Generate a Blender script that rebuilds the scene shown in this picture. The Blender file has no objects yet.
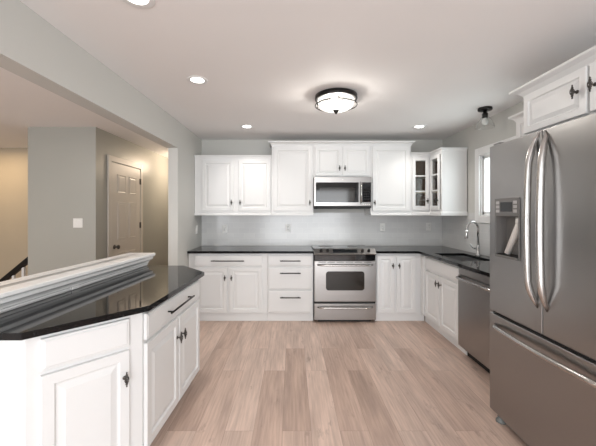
import bpy, bmesh, math, random
from mathutils import Vector, Matrix
random.seed(7)
PI = math.pi
S = bpy.context.scene
C = S.collection

# ------------------------------------------------------------------ camera
cam_d = bpy.data.cameras.new('camera'); cam = bpy.data.objects.new('camera', cam_d); C.objects.link(cam)
cam.location = (0, 0, 1.37); cam.rotation_euler = (PI/2, 0, 0)
cam_d.sensor_width = 36; cam_d.lens = 323/596*36
cam_d.shift_x = 6/596; cam_d.shift_y = -11/596; cam_d.clip_start = 0.05
S.camera = cam
# ------------------------------------------------------------------ world / daylight, added fill / exposure
w = bpy.data.worlds.new('sky'); S.world = w; w.use_nodes = True
w.node_tree.nodes['Background'].inputs[0].default_value = (0.82, 0.91, 1.0, 1)
w.node_tree.nodes['Background'].inputs[1].default_value = 0.9
S.view_settings.view_transform = 'Standard'; S.view_settings.look = 'None'
S.view_settings.exposure = 0.17; S.view_settings.gamma = 1; S.view_settings.use_curve_mapping = False
S.cycles.use_denoising = True
S.cycles.max_bounces = 10; S.cycles.diffuse_bounces = 6; S.cycles.sample_clamp_indirect = 6
def area(name, loc, rot, sx, sy, power, col=(1,1,1), shape='RECTANGLE'):
    d = bpy.data.lights.new(name, 'AREA'); d.shape = shape; d.size = sx
    if shape == 'RECTANGLE': d.size_y = sy
    d.energy = power; d.color = col
    o = bpy.data.objects.new(name, d); o.location = loc; o.rotation_euler = rot; C.objects.link(o); return o
# added fill at invented openings behind the viewpoint, and daylight at the sink window
area('rear_opening_fill', (0.45, -2.55, 1.15), (PI/2, 0, 0), 2.9, 2.05, 130, (0.96, 0.98, 1.0))
area('living_opening_fill', (-3.6, -2.55, 1.25), (PI/2, 0, 0), 2.3, 1.6, 62, (0.95, 0.97, 1.0))
area('daylight_sink_window', (2.30, 3.27, 1.66), (0, PI/2, 0), 0.66, 0.86, 9, (0.9, 0.97, 1.0))

# ------------------------------------------------------------------ materials
def lin(c):
    return tuple(((x/255)/12.92 if x/255 <= 0.04045 else ((x/255+0.055)/1.055)**2.4) for x in c) + (1,)
def mat(name, col, rough=0.5, metal=0.0, noise=0.0, nscale=8, bump=0.0, bscale=60, **kw):
    m = bpy.data.materials.new(name); m.use_nodes = True
    nt = m.node_tree; b = nt.nodes['Principled BSDF']
    c = lin(col) if max(col) > 1 else tuple(col)+(1,)
    b.inputs['Base Color'].default_value = c
    b.inputs['Roughness'].default_value = rough; b.inputs['Metallic'].default_value = metal
    for k, v in kw.items(): b.inputs[k.replace('_', ' ')].default_value = v
    tc = nt.nodes.new('ShaderNodeTexCoord')
    if noise:
        n = nt.nodes.new('ShaderNodeTexNoise'); n.inputs['Scale'].default_value = nscale; n.inputs['Detail'].default_value = 4
        nt.links.new(tc.outputs['Object'], n.inputs['Vector'])
        r = nt.nodes.new('ShaderNodeMapRange'); r.inputs[3].default_value = 1-noise; r.inputs[4].default_value = 1+noise
        nt.links.new(n.outputs[0], r.inputs[0])
        v = nt.nodes.new('ShaderNodeVectorMath'); v.operation = 'SCALE'; v.inputs[0].default_value = c[:3]
        nt.links.new(r.outputs[0], v.inputs['Scale']); nt.links.new(v.outputs[0], b.inputs['Base Color'])
    if bump:
        n2 = nt.nodes.new('ShaderNodeTexNoise'); n2.inputs['Scale'].default_value = bscale; n2.inputs['Detail'].default_value = 3
        nt.links.new(tc.outputs['Object'], n2.inputs['Vector'])
        bp = nt.nodes.new('ShaderNodeBump'); bp.inputs['Strength'].default_value = bump; bp.inputs['Distance'].default_value = 0.002
        nt.links.new(n2.outputs[0], bp.inputs['Height']); nt.links.new(bp.outputs[0], b.inputs['Normal'])
    return m
M = {}
M['paint'] = mat('white_cabinet_paint', (0.725, 0.73, 0.73), 0.38, noise=0.015, nscale=3)
M['trim'] = mat('white_trim_paint', (0.76, 0.765, 0.765), 0.35)
M['wall'] = mat('greige_wall_paint', (0.53, 0.53, 0.505), 0.55, noise=0.02, nscale=2, bump=0.15, bscale=90)
M['hallwall'] = mat('hall_wall_paint', (0.37, 0.37, 0.34), 0.36, noise=0.02, nscale=2, bump=0.3, bscale=12)
M['stairwall'] = mat('stairwell_wall_paint', (0.46, 0.40, 0.31), 0.5, noise=0.06, nscale=3)
M['ceil'] = mat('ceiling_paint', (0.83, 0.815, 0.81), 0.7, noise=0.015, nscale=2)
M['hdoor'] = mat('hall_door_paint', (0.62, 0.58, 0.53), 0.4)
M['black'] = mat('black_iron', (0.018, 0.016, 0.015), 0.38, 0.6)
M['knobmetal'] = mat('aged_iron_knob', (0.10, 0.092, 0.085), 0.3, 0.9)
M['blackglass'] = mat('black_glass', (0.006, 0.006, 0.007), 0.06, noise=0.1)
M['ovenglass'] = mat('oven_window_glass', (0.018, 0.015, 0.012), 0.08)
M['dark'] = mat('dark_cavity', (0.012, 0.012, 0.012), 0.6)
M['rubber'] = mat('grey_rubber', (0.16, 0.17, 0.165), 0.6)
M['chrome'] = mat('chrome', (0.56, 0.56, 0.56), 0.12, 1.0)
M['sinksteel'] = mat('sink_steel', (0.6, 0.6, 0.6), 0.28, 1.0)
M['plastic'] = mat('white_plastic', (0.80, 0.80, 0.78), 0.35)
M['greyplastic'] = mat('grey_plastic', (0.20, 0.20, 0.20), 0.4)
M['button'] = mat('button_grey', (0.45, 0.45, 0.45), 0.4)
M['cabinside'] = mat('brown_wood_cabinet_interior', (0.27, 0.18, 0.13), 0.5, noise=0.25, nscale=14)
M['shelfwood'] = mat('pale_shelf_edge', (0.42, 0.35, 0.27), 0.5, noise=0.1)
M['bezel'] = mat('dispenser_bezel', (0.20, 0.195, 0.19), 0.35, 0.5)
M['recess'] = mat('dispenser_recess', (0.17, 0.165, 0.16), 0.45)
M['screen'] = mat('dark_display', (0.01, 0.012, 0.014), 0.12)
M['leaf'] = mat('hedge_leaf', (0.10, 0.20, 0.07), 0.7, noise=0.6, nscale=9)
M['grass'] = mat('lawn', (0.12, 0.22, 0.07), 0.9, noise=0.4, nscale=5)
def glassmat(name, tint=(1,1,1), fac=0.1, rough=0.0):
    m = bpy.data.materials.new(name); m.use_nodes = True; nt = m.node_tree; nt.nodes.remove(nt.nodes['Principled BSDF'])
    t = nt.nodes.new('ShaderNodeBsdfTransparent'); t.inputs[0].default_value = tint+(1,)
    g = nt.nodes.new('ShaderNodeBsdfGlossy'); g.inputs['Roughness'].default_value = rough
    lw = nt.nodes.new('ShaderNodeLayerWeight'); lw.inputs[0].default_value = 0.5
    pw = nt.nodes.new('ShaderNodeMath'); pw.operation = 'POWER'; pw.inputs[1].default_value = 4; nt.links.new(lw.outputs['Facing'], pw.inputs[0])
    fr = nt.nodes.new('ShaderNodeMath'); fr.operation = 'MULTIPLY_ADD'; fr.inputs[1].default_value = 0.6; fr.inputs[2].default_value = fac*0.4; nt.links.new(pw.outputs[0], fr.inputs[0])
    mx = nt.nodes.new('ShaderNodeMixShader'); nt.links.new(fr.outputs[0], mx.inputs[0])
    nt.links.new(t.outputs[0], mx.inputs[1]); nt.links.new(g.outputs[0], mx.inputs[2])
    nt.links.new(mx.outputs[0], nt.nodes['Material Output'].inputs[0]); return m
M['glass'] = glassmat('clear_glass', (0.97, 0.98, 0.97))
M['lampglass'] = glassmat('lamp_glass', (0.97, 0.975, 0.975), 0.08, rough=0.03)
M['bowlglass'] = glassmat('seeded_bowl_glass', (0.98, 0.98, 0.98), 0.1, rough=0.05)
_nt = M['bowlglass'].node_tree; _tr = _nt.nodes.new('ShaderNodeBsdfTranslucent'); _tr.inputs[0].default_value = (0.95, 0.94, 0.92, 1)
_mx = _nt.nodes.new('ShaderNodeMixShader'); _no = _nt.nodes.new('ShaderNodeTexNoise'); _no.inputs['Scale'].default_value = 30
_rr = _nt.nodes.new('ShaderNodeMapRange'); _rr.inputs[1].default_value = 0.35; _rr.inputs[2].default_value = 0.65; _rr.inputs[3].default_value = 0.0; _rr.inputs[4].default_value = 0.09
_nt.links.new(_no.outputs[0], _rr.inputs[0]); _nt.links.new(_rr.outputs[0], _mx.inputs[0])
_nt.links.new(_nt.nodes['Mix Shader'].outputs[0], _mx.inputs[1]); _nt.links.new(_tr.outputs[0], _mx.inputs[2]); _nt.links.new(_mx.outputs[0], _nt.nodes['Material Output'].inputs[0])
def emit(name, col, st):
    m = bpy.data.materials.new(name); m.use_nodes = True; b = m.node_tree.nodes['Principled BSDF']
    b.inputs['Base Color'].default_value = (0.9, 0.9, 0.9, 1)
    b.inputs['Emission Color'].default_value = col+(1,); b.inputs['Emission Strength'].default_value = st; return m
M['lens'] = emit('recessed_lens', (1, 0.97, 0.92), 6)
M['bulb'] = emit('lit_bulb', (1, 0.95, 0.88), 7)
M['bulboff'] = mat('frosted_bulb', (0.85, 0.85, 0.83), 0.3, Transmission_Weight=0.4)
def steel(name, base, rough, axis):
    # brushed stainless: fine streaks along one axis
    m = mat(name, base, rough, 1.0); nt = m.node_tree; b = nt.nodes['Principled BSDF']
    tc = nt.nodes.new('ShaderNodeTexCoord'); mp = nt.nodes.new('ShaderNodeMapping')
    s = [220, 220, 220]; s[axis] = 2.0; mp.inputs['Scale'].default_value = s
    n = nt.nodes.new('ShaderNodeTexNoise'); n.inputs['Scale'].default_value = 1.0; n.inputs['Detail'].default_value = 2
    nt.links.new(tc.outputs['Object'], mp.inputs[0]); nt.links.new(mp.outputs[0], n.inputs['Vector'])
    r = nt.nodes.new('ShaderNodeMapRange'); r.inputs[3].default_value = rough-0.015; r.inputs[4].default_value = rough+0.025
    nt.links.new(n.outputs[0], r.inputs[0]); nt.links.new(r.outputs[0], b.inputs['Roughness'])
    return m
M['steel'] = steel('brushed_steel_horizontal', (0.35, 0.337, 0.328), 0.30, 0)
M['fridgesteel'] = steel('brushed_steel_fridge', (0.35, 0.342, 0.337), 0.28, 0)
M['handlesteel'] = mat('polished_handle_steel', (0.50, 0.485, 0.47), 0.25, 1.0)

def granite():
    m = mat('black_granite', (0.006, 0.006, 0.007), 0.045); nt = m.node_tree; b = nt.nodes['Principled BSDF']
    tc = nt.nodes.new('ShaderNodeTexCoord'); n = nt.nodes.new('ShaderNodeTexNoise'); n.inputs['Scale'].default_value = 260; n.inputs['Detail'].default_value = 2
    r = nt.nodes.new('ShaderNodeValToRGB'); r.color_ramp.elements[0].position = 0.60; r.color_ramp.elements[0].color = (0.005, 0.005, 0.0055, 1)
    r.color_ramp.elements[1].position = 0.78; r.color_ramp.elements[1].color = (0.06, 0.06, 0.063, 1)
    nt.links.new(tc.outputs['Object'], n.inputs['Vector']); nt.links.new(n.outputs[0], r.inputs[0]); nt.links.new(r.outputs[0], b.inputs['Base Color'])
    b.inputs['IOR'].default_value = 1.42; b.inputs['Specular IOR Level'].default_value = 0.36
    return m
M['granite'] = granite()

def woodfloor():
    m = mat('wood_plank_floor', (0.4, 0.3, 0.25), 0.42); nt = m.node_tree; b = nt.nodes['Principled BSDF']; L = nt.links.new; N = nt.nodes.new
    tc = N('ShaderNodeTexCoord'); mp = N('ShaderNodeMapping'); mp.inputs['Rotation'].default_value = (0, 0, PI/2)
    mp.inputs['Location'].default_value = (0.35, 0.06, 0)
    L(tc.outputs['Object'], mp.inputs[0])
    def brick(c1, c2, mort):
        k = N('ShaderNodeTexBrick'); k.offset = 0.37; k.offset_frequency = 2; k.squash = 1
        k.inputs['Scale'].default_value = 1; k.inputs['Brick Width'].default_value = 1.22; k.inputs['Row Height'].default_value = 0.18
        k.inputs['Mortar Size'].default_value = mort; k.inputs['Mortar Smooth'].default_value = 0.3; k.inputs['Bias'].default_value = 0
        k.inputs['Color1'].default_value = c1; k.inputs['Color2'].default_value = c2; k.inputs['Mortar'].default_value = (0.5, 0.5, 0.5, 1)
        L(mp.outputs[0], k.inputs['Vector']); return k
    k = brick((0, 0, 0, 1), (1, 1, 1, 1), 0.0)
    ks = brick((0, 0, 0, 1), (1, 1, 1, 1), 0.0012)
    tone = N('ShaderNodeValToRGB'); e = tone.color_ramp.elements
    e[0].position = 0.0; e[0].color = (0.44, 0.318, 0.258, 1); e[1].position = 1.0; e[1].color = (0.58, 0.442, 0.372, 1)
    x = e.new(0.35); x.color = (0.495, 0.362, 0.298, 1); x = e.new(0.7); x.color = (0.535, 0.40, 0.333, 1)
    L(k.outputs[0], tone.inputs[0])
    # offset the grain per plank
    sc = N('ShaderNodeVectorMath'); sc.operation = 'SCALE'; sc.inputs['Scale'].default_value = 13.0; L(k.outputs[0], sc.inputs[0])
    ad = N('ShaderNodeVectorMath'); L(tc.outputs['Object'], ad.inputs[0]); L(sc.outputs[0], ad.inputs[1])
    def grain(sx, sy, det, lo, hi, dist=0.0):
        g = N('ShaderNodeMapping'); g.inputs['Scale'].default_value = (sx, sy, 1); L(ad.outputs[0], g.inputs[0])
        n = N('ShaderNodeTexNoise'); n.inputs['Scale'].default_value = 1; n.inputs['Detail'].default_value = det; n.inputs['Distortion'].default_value = dist
        L(g.outputs[0], n.inputs['Vector'])
        r = N('ShaderNodeMapRange'); r.inputs[1].default_value = 0.3; r.inputs[2].default_value = 0.7; r.inputs[3].default_value = lo; r.inputs[4].default_value = hi
        L(n.outputs[0], r.inputs[0]); return r
    g1 = grain(75, 4.0, 6, 0.85, 1.13); g2 = grain(9, 1.3, 3, 0.82, 1.14, 0.6)
    mu = N('ShaderNodeMath'); mu.operation = 'MULTIPLY'; L(g1.outputs[0], mu.inputs[0]); L(g2.outputs[0], mu.inputs[1])
    # knots
    kn = N('ShaderNodeMapping'); kn.inputs['Scale'].default_value = (7, 2.2, 1); L(ad.outputs[0], kn.inputs[0])
    vo = N('ShaderNodeTexNoise'); vo.inputs['Scale'].default_value = 1.4; vo.inputs['Detail'].default_value = 6; vo.inputs['Roughness'].default_value = 0.7; L(kn.outputs[0], vo.inputs['Vector'])
    vr = N('ShaderNodeMapRange'); vr.inputs[1].default_value = 0.60; vr.inputs[2].default_value = 0.72; vr.inputs[3].default_value = 1.0; vr.inputs[4].default_value = 0.6
    L(vo.outputs[0], vr.inputs[0])
    mu2 = N('ShaderNodeMath'); mu2.operation = 'MULTIPLY'; L(mu.outputs[0], mu2.inputs[0]); L(vr.outputs[0], mu2.inputs[1])
    se = N('ShaderNodeMapRange'); se.inputs[3].default_value = 1.0; se.inputs[4].default_value = 0.62; L(ks.outputs['Fac'], se.inputs[0])
    mu3 = N('ShaderNodeMath'); mu3.operation = 'MULTIPLY'; L(mu2.outputs[0], mu3.inputs[0]); L(se.outputs[0], mu3.inputs[1])
    fin = N('ShaderNodeVectorMath'); fin.operation = 'SCALE'; L(tone.outputs[0], fin.inputs[0]); L(mu3.outputs[0], fin.inputs['Scale'])
    L(fin.outputs[0], b.inputs['Base Color'])
    return m
M['floor'] = woodfloor()

def tile():
    m = mat('grey_glass_subway_tile', (0.5, 0.5, 0.49), 0.16); nt = m.node_tree; b = nt.nodes['Principled BSDF']; L = nt.links.new; N = nt.nodes.new
    tc = N('ShaderNodeTexCoord'); sx = N('ShaderNodeSeparateXYZ'); L(tc.outputs['Object'], sx.inputs[0])
    add = N('ShaderNodeMath'); L(sx.outputs[0], add.inputs[0]); L(sx.outputs[1], add.inputs[1])
    cx = N('ShaderNodeCombineXYZ'); L(add.outputs[0], cx.inputs[0]); L(sx.outputs[2], cx.inputs[1])
    k = N('ShaderNodeTexBrick'); k.inputs['Scale'].default_value = 1; k.inputs['Brick Width'].default_value = 0.152; k.inputs['Row Height'].default_value = 0.076
    k.inputs['Mortar Size'].default_value = 0.0012; k.inputs['Color1'].default_value = (0.63, 0.635, 0.635, 1); k.inputs['Color2'].default_value = (0.67, 0.675, 0.67, 1)
    k.inputs['Mortar'].default_value = (0.74, 0.74, 0.73, 1); L(cx.outputs[0], k.inputs['Vector']); L(k.outputs[0], b.inputs['Base Color'])
    return m
M['tile'] = tile()

# ------------------------------------------------------------------ mesh builder
class MB:
    def __init__(s): s.v = []; s.f = []; s.sm = []
    def add(s, vs, fs, smooth=False, mtx=None):
        o = len(s.v)
        s.v += [tuple(mtx @ Vector(p)) if mtx else tuple(p) for p in vs]
        for f in fs: s.f.append([o+i for i in f]); s.sm.append(smooth)
        return s
    def box(s, x0, x1, y0, y1, z0, z1, mtx=None):
        vs = [(x, y, z) for z in (z0, z1) for y in (y0, y1) for x in (x0, x1)]
        return s.add(vs, [(0,2,3,1), (4,5,7,6), (0,1,5,4), (2,6,7,3), (0,4,6,2), (1,3,7,5)], mtx=mtx)
    def prism(s, poly, z0, z1):
        n = len(poly)
        vs = [(p[0], p[1], z0) for p in poly]+[(p[0], p[1], z1) for p in poly]
        return s.add(vs, [list(range(n))[::-1], list(range(n, 2*n))]+[(i, (i+1) % n, n+(i+1) % n, n+i) for i in range(n)])
    def lathe(s, prof, n=24, mtx=None, cap=True):   # prof: (r, z) bottom..top
        vs = []; fs = []
        for r, z in prof:
            for i in range(n): a = 2*PI*i/n; vs.append((r*math.cos(a), r*math.sin(a), z))
        m = len(prof)
        for j in range(m-1):
            for i in range(n): fs.append((j*n+i, j*n+(i+1) % n, (j+1)*n+(i+1) % n, (j+1)*n+i))
        if cap: fs += [list(range(n))[::-1], list(range((m-1)*n, m*n))]
        return s.add(vs, fs, True, mtx)
    def tube(s, pts, r, n=10, flat=None):
        # r: number or list; flat=(a,b) scales the two cross axes
        P = [Vector(p) for p in pts]; R = r if isinstance(r, (list, tuple)) else [r]*len(P)
        up = None; vs = []; fs = []; m = len(P)
        for j, p in enumerate(P):
            t = (P[min(j+1, m-1)]-P[max(j-1, 0)]).normalized()
            if up is None:
                up = Vector((0, 0, 1)) if abs(t.z) < 0.9 else Vector((0, 1, 0))
            a = t.cross(up).normalized(); bq = a.cross(t).normalized(); up = bq
            fa, fb = flat or (1, 1)
            for i in range(n):
                q = 2*PI*i/n; vs.append(p+a*math.cos(q)*R[j]*fa+bq*math.sin(q)*R[j]*fb)
        for j in range(m-1):
            for i in range(n): fs.append((j*n+i, j*n+(i+1) % n, (j+1)*n+(i+1) % n, (j+1)*n+i))
        fs += [list(range(n))[::-1], list(range((m-1)*n, m*n))]
        return s.add(vs, fs, True)
    def rings(s, w, h, prof, t, mtx=None):
        # panel in local xz, front toward -y; prof: (inset, depth) from the outside in; back at y=t
        vs = [(0,t,0), (w,t,0), (w,t,h), (0,t,h)]; fs = [(3, 2, 1, 0)]
        for ins, d in prof: vs += [(ins,d,ins), (w-ins,d,ins), (w-ins,d,h-ins), (ins,d,h-ins)]
        for j in range(len(prof)):
            a = 4*j; b_ = 4*(j+1)
            for i in range(4): k = (i+1) % 4; fs.append((a+i, a+k, b_+k, b_+i))
        e = 4*len(prof); fs.append((e, e+1, e+2, e+3))
        return s.add(vs, fs, mtx=mtx)
    def sweep(s, path, prof, closed=False):
        # path of (x,y); prof of (out,z), out = to the right of the travel direction, mitred
        n = len(path); P = [Vector(p) for p in path]; vs = []; fs = []; m = len(prof)
        for i in range(n):
            d0 = (P[i]-P[i-1]).normalized() if (i > 0 or closed) else None
            d1 = (P[(i+1) % n]-P[i]).normalized() if (i < n-1 or closed) else None
            if d0 is None: d0 = d1
            if d1 is None: d1 = d0
            n0 = Vector((d0.y, -d0.x)); n1 = Vector((d1.y, -d1.x)); b = (n0+n1); b = b/ (1+n0.dot(n1))
            for o, z in prof: vs.append((P[i].x+b.x*o, P[i].y+b.y*o, z))
        for i in range(n if closed else n-1):
            k = (i+1) % n
            for j in range(m): q = (j+1) % m; fs.append((i*m+j, k*m+j, k*m+q, i*m+q))
        if not closed: fs += [list(range(m)), list(range((n-1)*m, n*m))[::-1]]
        return s.add(vs, fs)
    def build(s, name, material, parent=None, loc=(0,0,0), rot=(0,0,0), bevel=0, seg=2):
        me = bpy.data.meshes.new(name); me.from_pydata(s.v, [], s.f); me.update()
        for p, q in zip(me.polygons, s.sm): p.use_smooth = q
        bm = bmesh.new(); bm.from_mesh(me); bmesh.ops.recalc_face_normals(bm, faces=bm.faces[:]); bm.to_mesh(me); bm.free()
        me.materials.append(material)
        o = bpy.data.objects.new(name, me); C.objects.link(o); o.location = loc; o.rotation_euler = rot
        if parent: o.parent = parent
        if bevel:
            md = o.modifiers.new('bevel', 'BEVEL'); md.width = bevel; md.segments = seg; md.limit_method = 'ANGLE'; md.angle_limit = math.radians(40)
            md.harden_normals = True
        return o
def tag(o, label=None, cat=None, group=None, kind=None):
    if label: o['label'] = label
    if cat: o['category'] = cat
    if group: o['group'] = group
    if kind: o['kind'] = kind
    return o
def thing(name, label, cat, loc=(0,0,0), rz=0, group=None):
    o = bpy.data.objects.new(name, None); o.empty_display_size = 0.1; C.objects.link(o); o.location = loc; o.rotation_euler = (0, 0, rz)
    return tag(o, label, cat, group)
def struct(mb, name, material, label=None, **k):
    return tag(mb.build(name, material, **k), label, kind='structure')
def copy_tree(o, parent=None):
    c = o.copy(); C.objects.link(c)
    if parent: c.parent = parent
    for ch in o.children: copy_tree(ch, c)
    return c
def slab(us, vs, holes, t0, t1, axes):
    """grid slab with rectangular cells left out; axes maps (u,v,t)->(x,y,z)"""
    mb = MB(); cell = lambda i, j: 0 <= i < len(us)-1 and 0 <= j < len(vs)-1 and (i, j) not in holes
    F = lambda u, v, t: {'xy': (u, v, t), 'yz': (t, u, v), 'xz': (u, t, v)}[axes]
    idx = {}; V = []; Fs = []
    def vid(i, j, k):
        if (i, j, k) not in idx: idx[(i, j, k)] = len(V); V.append(F(us[i], vs[j], (t0, t1)[k]))
        return idx[(i, j, k)]
    for i in range(len(us)-1):
        for j in range(len(vs)-1):
            if not cell(i, j): continue
            for k in (0, 1): Fs.append([vid(i,j,k), vid(i+1,j,k), vid(i+1,j+1,k), vid(i,j+1,k)])
            for (di, dj, a, b) in ((-1,0,(i,j),(i,j+1)), (1,0,(i+1,j),(i+1,j+1)), (0,-1,(i,j),(i+1,j)), (0,1,(i,j+1),(i+1,j+1))):
                if not cell(i+di, j+dj): Fs.append([vid(*a,0), vid(*b,0), vid(*b,1), vid(*a,1)])
    return mb.add(V, Fs)

# ------------------------------------------------------------------ the setting
XL, XR, YB, YR, ZC = -1.30, 2.17, 4.65, -2.5, 2.41
struct(MB().box(-5.6, XR+0.12, YR-0.12, 7.12, -0.08, 0), 'floor', M['floor'])
struct(MB().box(-5.6, XR+0.12, YR-0.12, 7.12, ZC, ZC+0.1), 'ceiling', M['ceil'])
struct(MB().box(XL, XR+0.12, YB, YB+0.12, 0, ZC), 'wall_back', M['wall'])
WY0, WY1, WZ0, WZ1 = 2.84, 3.72, 1.33, 2.02
struct(slab([YR-0.12, WY0, WY1, YB+0.12], [0, WZ0, WZ1, ZC], {(1, 1)}, XR, XR+0.12, 'yz'), 'wall_right', M['wall'])
# left wall: stub between the opening and the corner, and the dropped header over the opening
struct(MB().box(XL-0.11, XL, 3.68, 7.0, 0, ZC), 'wall_left', M['wall'])
struct(MB().prism([(XL-0.245, YR), (XL-0.115, YR), (XL, 3.68), (XL-0.13, 3.68)], 2.10, ZC), 'wall_left_header', M['wall'])
# unseen rear wall, its two openings invented to let the fill light in
struct(slab([-5.6, -4.8, -2.4, -1.05, 1.95, XR+0.12], [0, 0.02, 0.4, 2.1, ZC], {(1, 2), (3, 1), (3, 2)}, YR-0.12, YR, 'xz'), 'wall_rear', M['wall'])
struct(MB().box(-5.6, -5.48, YR, 7.0, 0, ZC), 'wall_living_side', M['hallwall'])
struct(MB().box(-5.48, -3.23, 5.25, 5.37, 0, ZC), 'wall_stairwell', M['stairwall'])
struct(MB().box(-3.23, -2.40, 3.95, 7.0, 0, ZC), 'wall_hall', M['hallwall'])
struct(MB().box(-2.40, XL-0.11, 7.0, 7.12, 0, ZC), 'wall_hall_end', M['hallwall'])
bs = MB().box(-2.40, -2.387, 3.95, 4.185, 0, 0.09).box(-2.40, -2.387, 5.165, 7.0, 0, 0.09).box(-3.23, -2.387, 3.937, 3.95, 0, 0.09)
struct(bs, 'baseboard_hall', M['trim'])
struct(MB().box(-5.47, -3.24, 5.237, 5.25, 0, 0.09), 'baseboard_stairwell', M['trim'])
# tile backsplash as wall cladding
struct(MB().box(XL+0.002, XR-0.012, YB-0.010, YB, 0.886, 1.36), 'wall_back_tile', M['tile'])
struct(slab([2.20, 2.76, 3.80, YB-0.010], [0.886, 1.235, 1.36], {(1, 1)}, XR-0.010, XR, 'yz'), 'wall_right_tile', M['tile'])

# window over the sink
wn = MB()
tw = 0.085
xo = XR-0.018
wn.box(xo, XR, WY0-tw, WY0, WZ0-tw, WZ1+tw).box(xo, XR, WY1, WY1+tw, WZ0-tw, WZ1+tw)
wn.box(xo, XR, WY0, WY1, WZ1, WZ1+tw).box(xo, XR, WY0, WY1, WZ0-tw, WZ0)
for a, b in ((WY0, WY0+0.045), (WY1-0.045, WY1)): wn.box(XR+0.02, XR+0.07, a, b, WZ0, WZ1)
for a, b in ((WZ0, WZ0+0.045), (WZ1-0.045, WZ1)): wn.box(XR+0.02, XR+0.07, WY0, WY1, a, b)
wn.box(XR, XR+0.12, WY0, WY0+0.012, WZ0, WZ1).box(XR, XR+0.12, WY1-0.012, WY1, WZ0, WZ1).box(XR, XR+0.12, WY0, WY1, WZ0, WZ0+0.012).box(XR, XR+0.12, WY0, WY1, WZ1-0.012, WZ1)
win = struct(wn, 'window_1', M['trim'], 'white trimmed sash window over the sink', bevel=0.003)
MB().box(XR+0.043, XR+0.047, WY0+0.04, WY1-0.04, WZ0+0.04, WZ1-0.04).build('glass_pane', M['glass'], win)
tag(MB().box(XR+0.3, 14, -3, 16, -0.3, -0.2).build('lawn', M['grass']), kind='structure')
hb = bmesh.new(); bmesh.ops.create_icosphere(hb, subdivisions=4, radius=1.0)
for v in hb.verts:
    k = 1+0.16*math.sin(9*v.co.x+3*v.co.z)*math.cos(11*v.co.y)+random.uniform(-0.07, 0.07); v.co *= k
hm = bpy.data.meshes.new('hedge'); hb.to_mesh(hm); hb.free(); hm.materials.append(M['leaf'])
ho = bpy.data.objects.new('garden_bush', hm); C.objects.link(ho); ho.location = (5.7, 9.2, 1.35); ho.scale = (1.3, 2.2, 1.7)
tag(ho, 'green leafy bush outside beyond the window over the sink', 'bush')

# hall door: six panels with casing, hinges and knob (all on the wall x = -2.40, facing +x)
hd = struct(MB().box(0, 0.80, -0.006, 0.0, 0.01, 2.03), 'door_1', M['hdoor'], 'six panel hall door with a dark knob', loc=(-2.392, 4.275, 0), rot=(0, 0, PI/2))
pm = MB()
for (px0, px1) in ((0.125, 0.365), (0.435, 0.675)):
    for (z0, z1) in ((1.62, 1.90), (0.98, 1.52), (0.22, 0.82)):
        pm.rings(px1-px0, z1-z0, [(0, 0.0), (0.012, -0.0005), (0.018, -0.008), (0.035, -0.003), (0.05, -0.007)], 0.006, Matrix.Translation((px0, -0.0065, z0)))
pm.build('raised_panel', M['hdoor'], hd, bevel=0)
cs = MB()
for a, b, c, d in ((-0.085, -0.012, 0, 2.115), (0.812, 0.885, 0, 2.115), (-0.012, 0.812, 2.042, 2.115)):
    cs.box(a, b, -0.014, 0.006, c, d)
cs.build('door_casing', M['hdoor'], hd, bevel=0.004)
rm = Matrix.Translation((0.06, -0.006, 0.90)) @ Matrix.Rotation(PI/2, 4, 'X')
MB().lathe([(0.03, 0), (0.03, 0.008), (0.012, 0.012), (0.012, 0.035), (0.026, 0.045), (0.03, 0.058), (0.022, 0.07), (0.0, 0.072)], 20, rm).build('door_knob', M['knobmetal'], hd)
for z in (1.12+0.0, 1.80, 0.3):
    MB().lathe([(0.008, 0), (0.008, 0.09)], 10, Matrix.Translation((0.806, -0.012, z))).box(0.775, 0.806, -0.0085, -0.006, z, z+0.09).build('hinge', M['knobmetal'], hd)

# ------------------------------------------------------------------ half wall with moulded cap behind the peninsula
near = Vector((-1.425, 1.0)); far = Vector((-1.322, 2.935)); dirv = (far-near).normalized(); nrm = Vector((dirv.y, -dirv.x))
hw = [near, far, far-nrm*0.135, near-nrm*0.135]
wh = struct(MB().prism([tuple(p) for p in hw], 0, 0.945), 'wall_half', M['trim'], 'low half wall behind the peninsula')
base = [tuple(p) for p in hw]
capz = 0.993
mb = MB(); cp = [tuple(near+nrm*0.0), tuple(far+nrm*0.0), tuple(far-nrm*0.135), tuple(near-nrm*0.135)]
mb.sweep(cp, [(-0.06, 0.9455), (0.046, 0.9455+0.018), (0.052, 0.968), (0.056, 0.974), (0.056, capz-0.003), (0.053, capz), (-0.06, capz)], True)
mb.prism([tuple(near+nrm*-0.05+dirv*0.05), tuple(far-nrm*0.05-dirv*0.05), tuple(far-nrm*0.09-dirv*0.05), tuple(near-nrm*0.09+dirv*0.05)], 0.95, capz)
tr = struct(mb, 'trim_1', M['trim'], 'white moulded ledge cap on the half wall')
MB().sweep(cp, [(-0.02, 0.887), (0.004, 0.887), (0.007, 0.893), (0.007, 0.903), (0.012, 0.908), (0.014, 0.918), (0.022, 0.930), (0.036, 0.938), (0.040, 0.942), (0.040, 0.962), (-0.02, 0.955)], True).build('crown_moulding', M['trim'], tr)
# joint of the moulding
jp = near+dirv*(1.03)
MB().box(-0.035, 0.035, -0.006, 0.002, 0.888, 0.905).build('joint_block', M['trim'], tr, loc=(jp.x+nrm.x*0.009, jp.y+nrm.y*0.009, 0), rot=(0, 0, math.atan2(dirv.y, dirv.x)))

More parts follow.
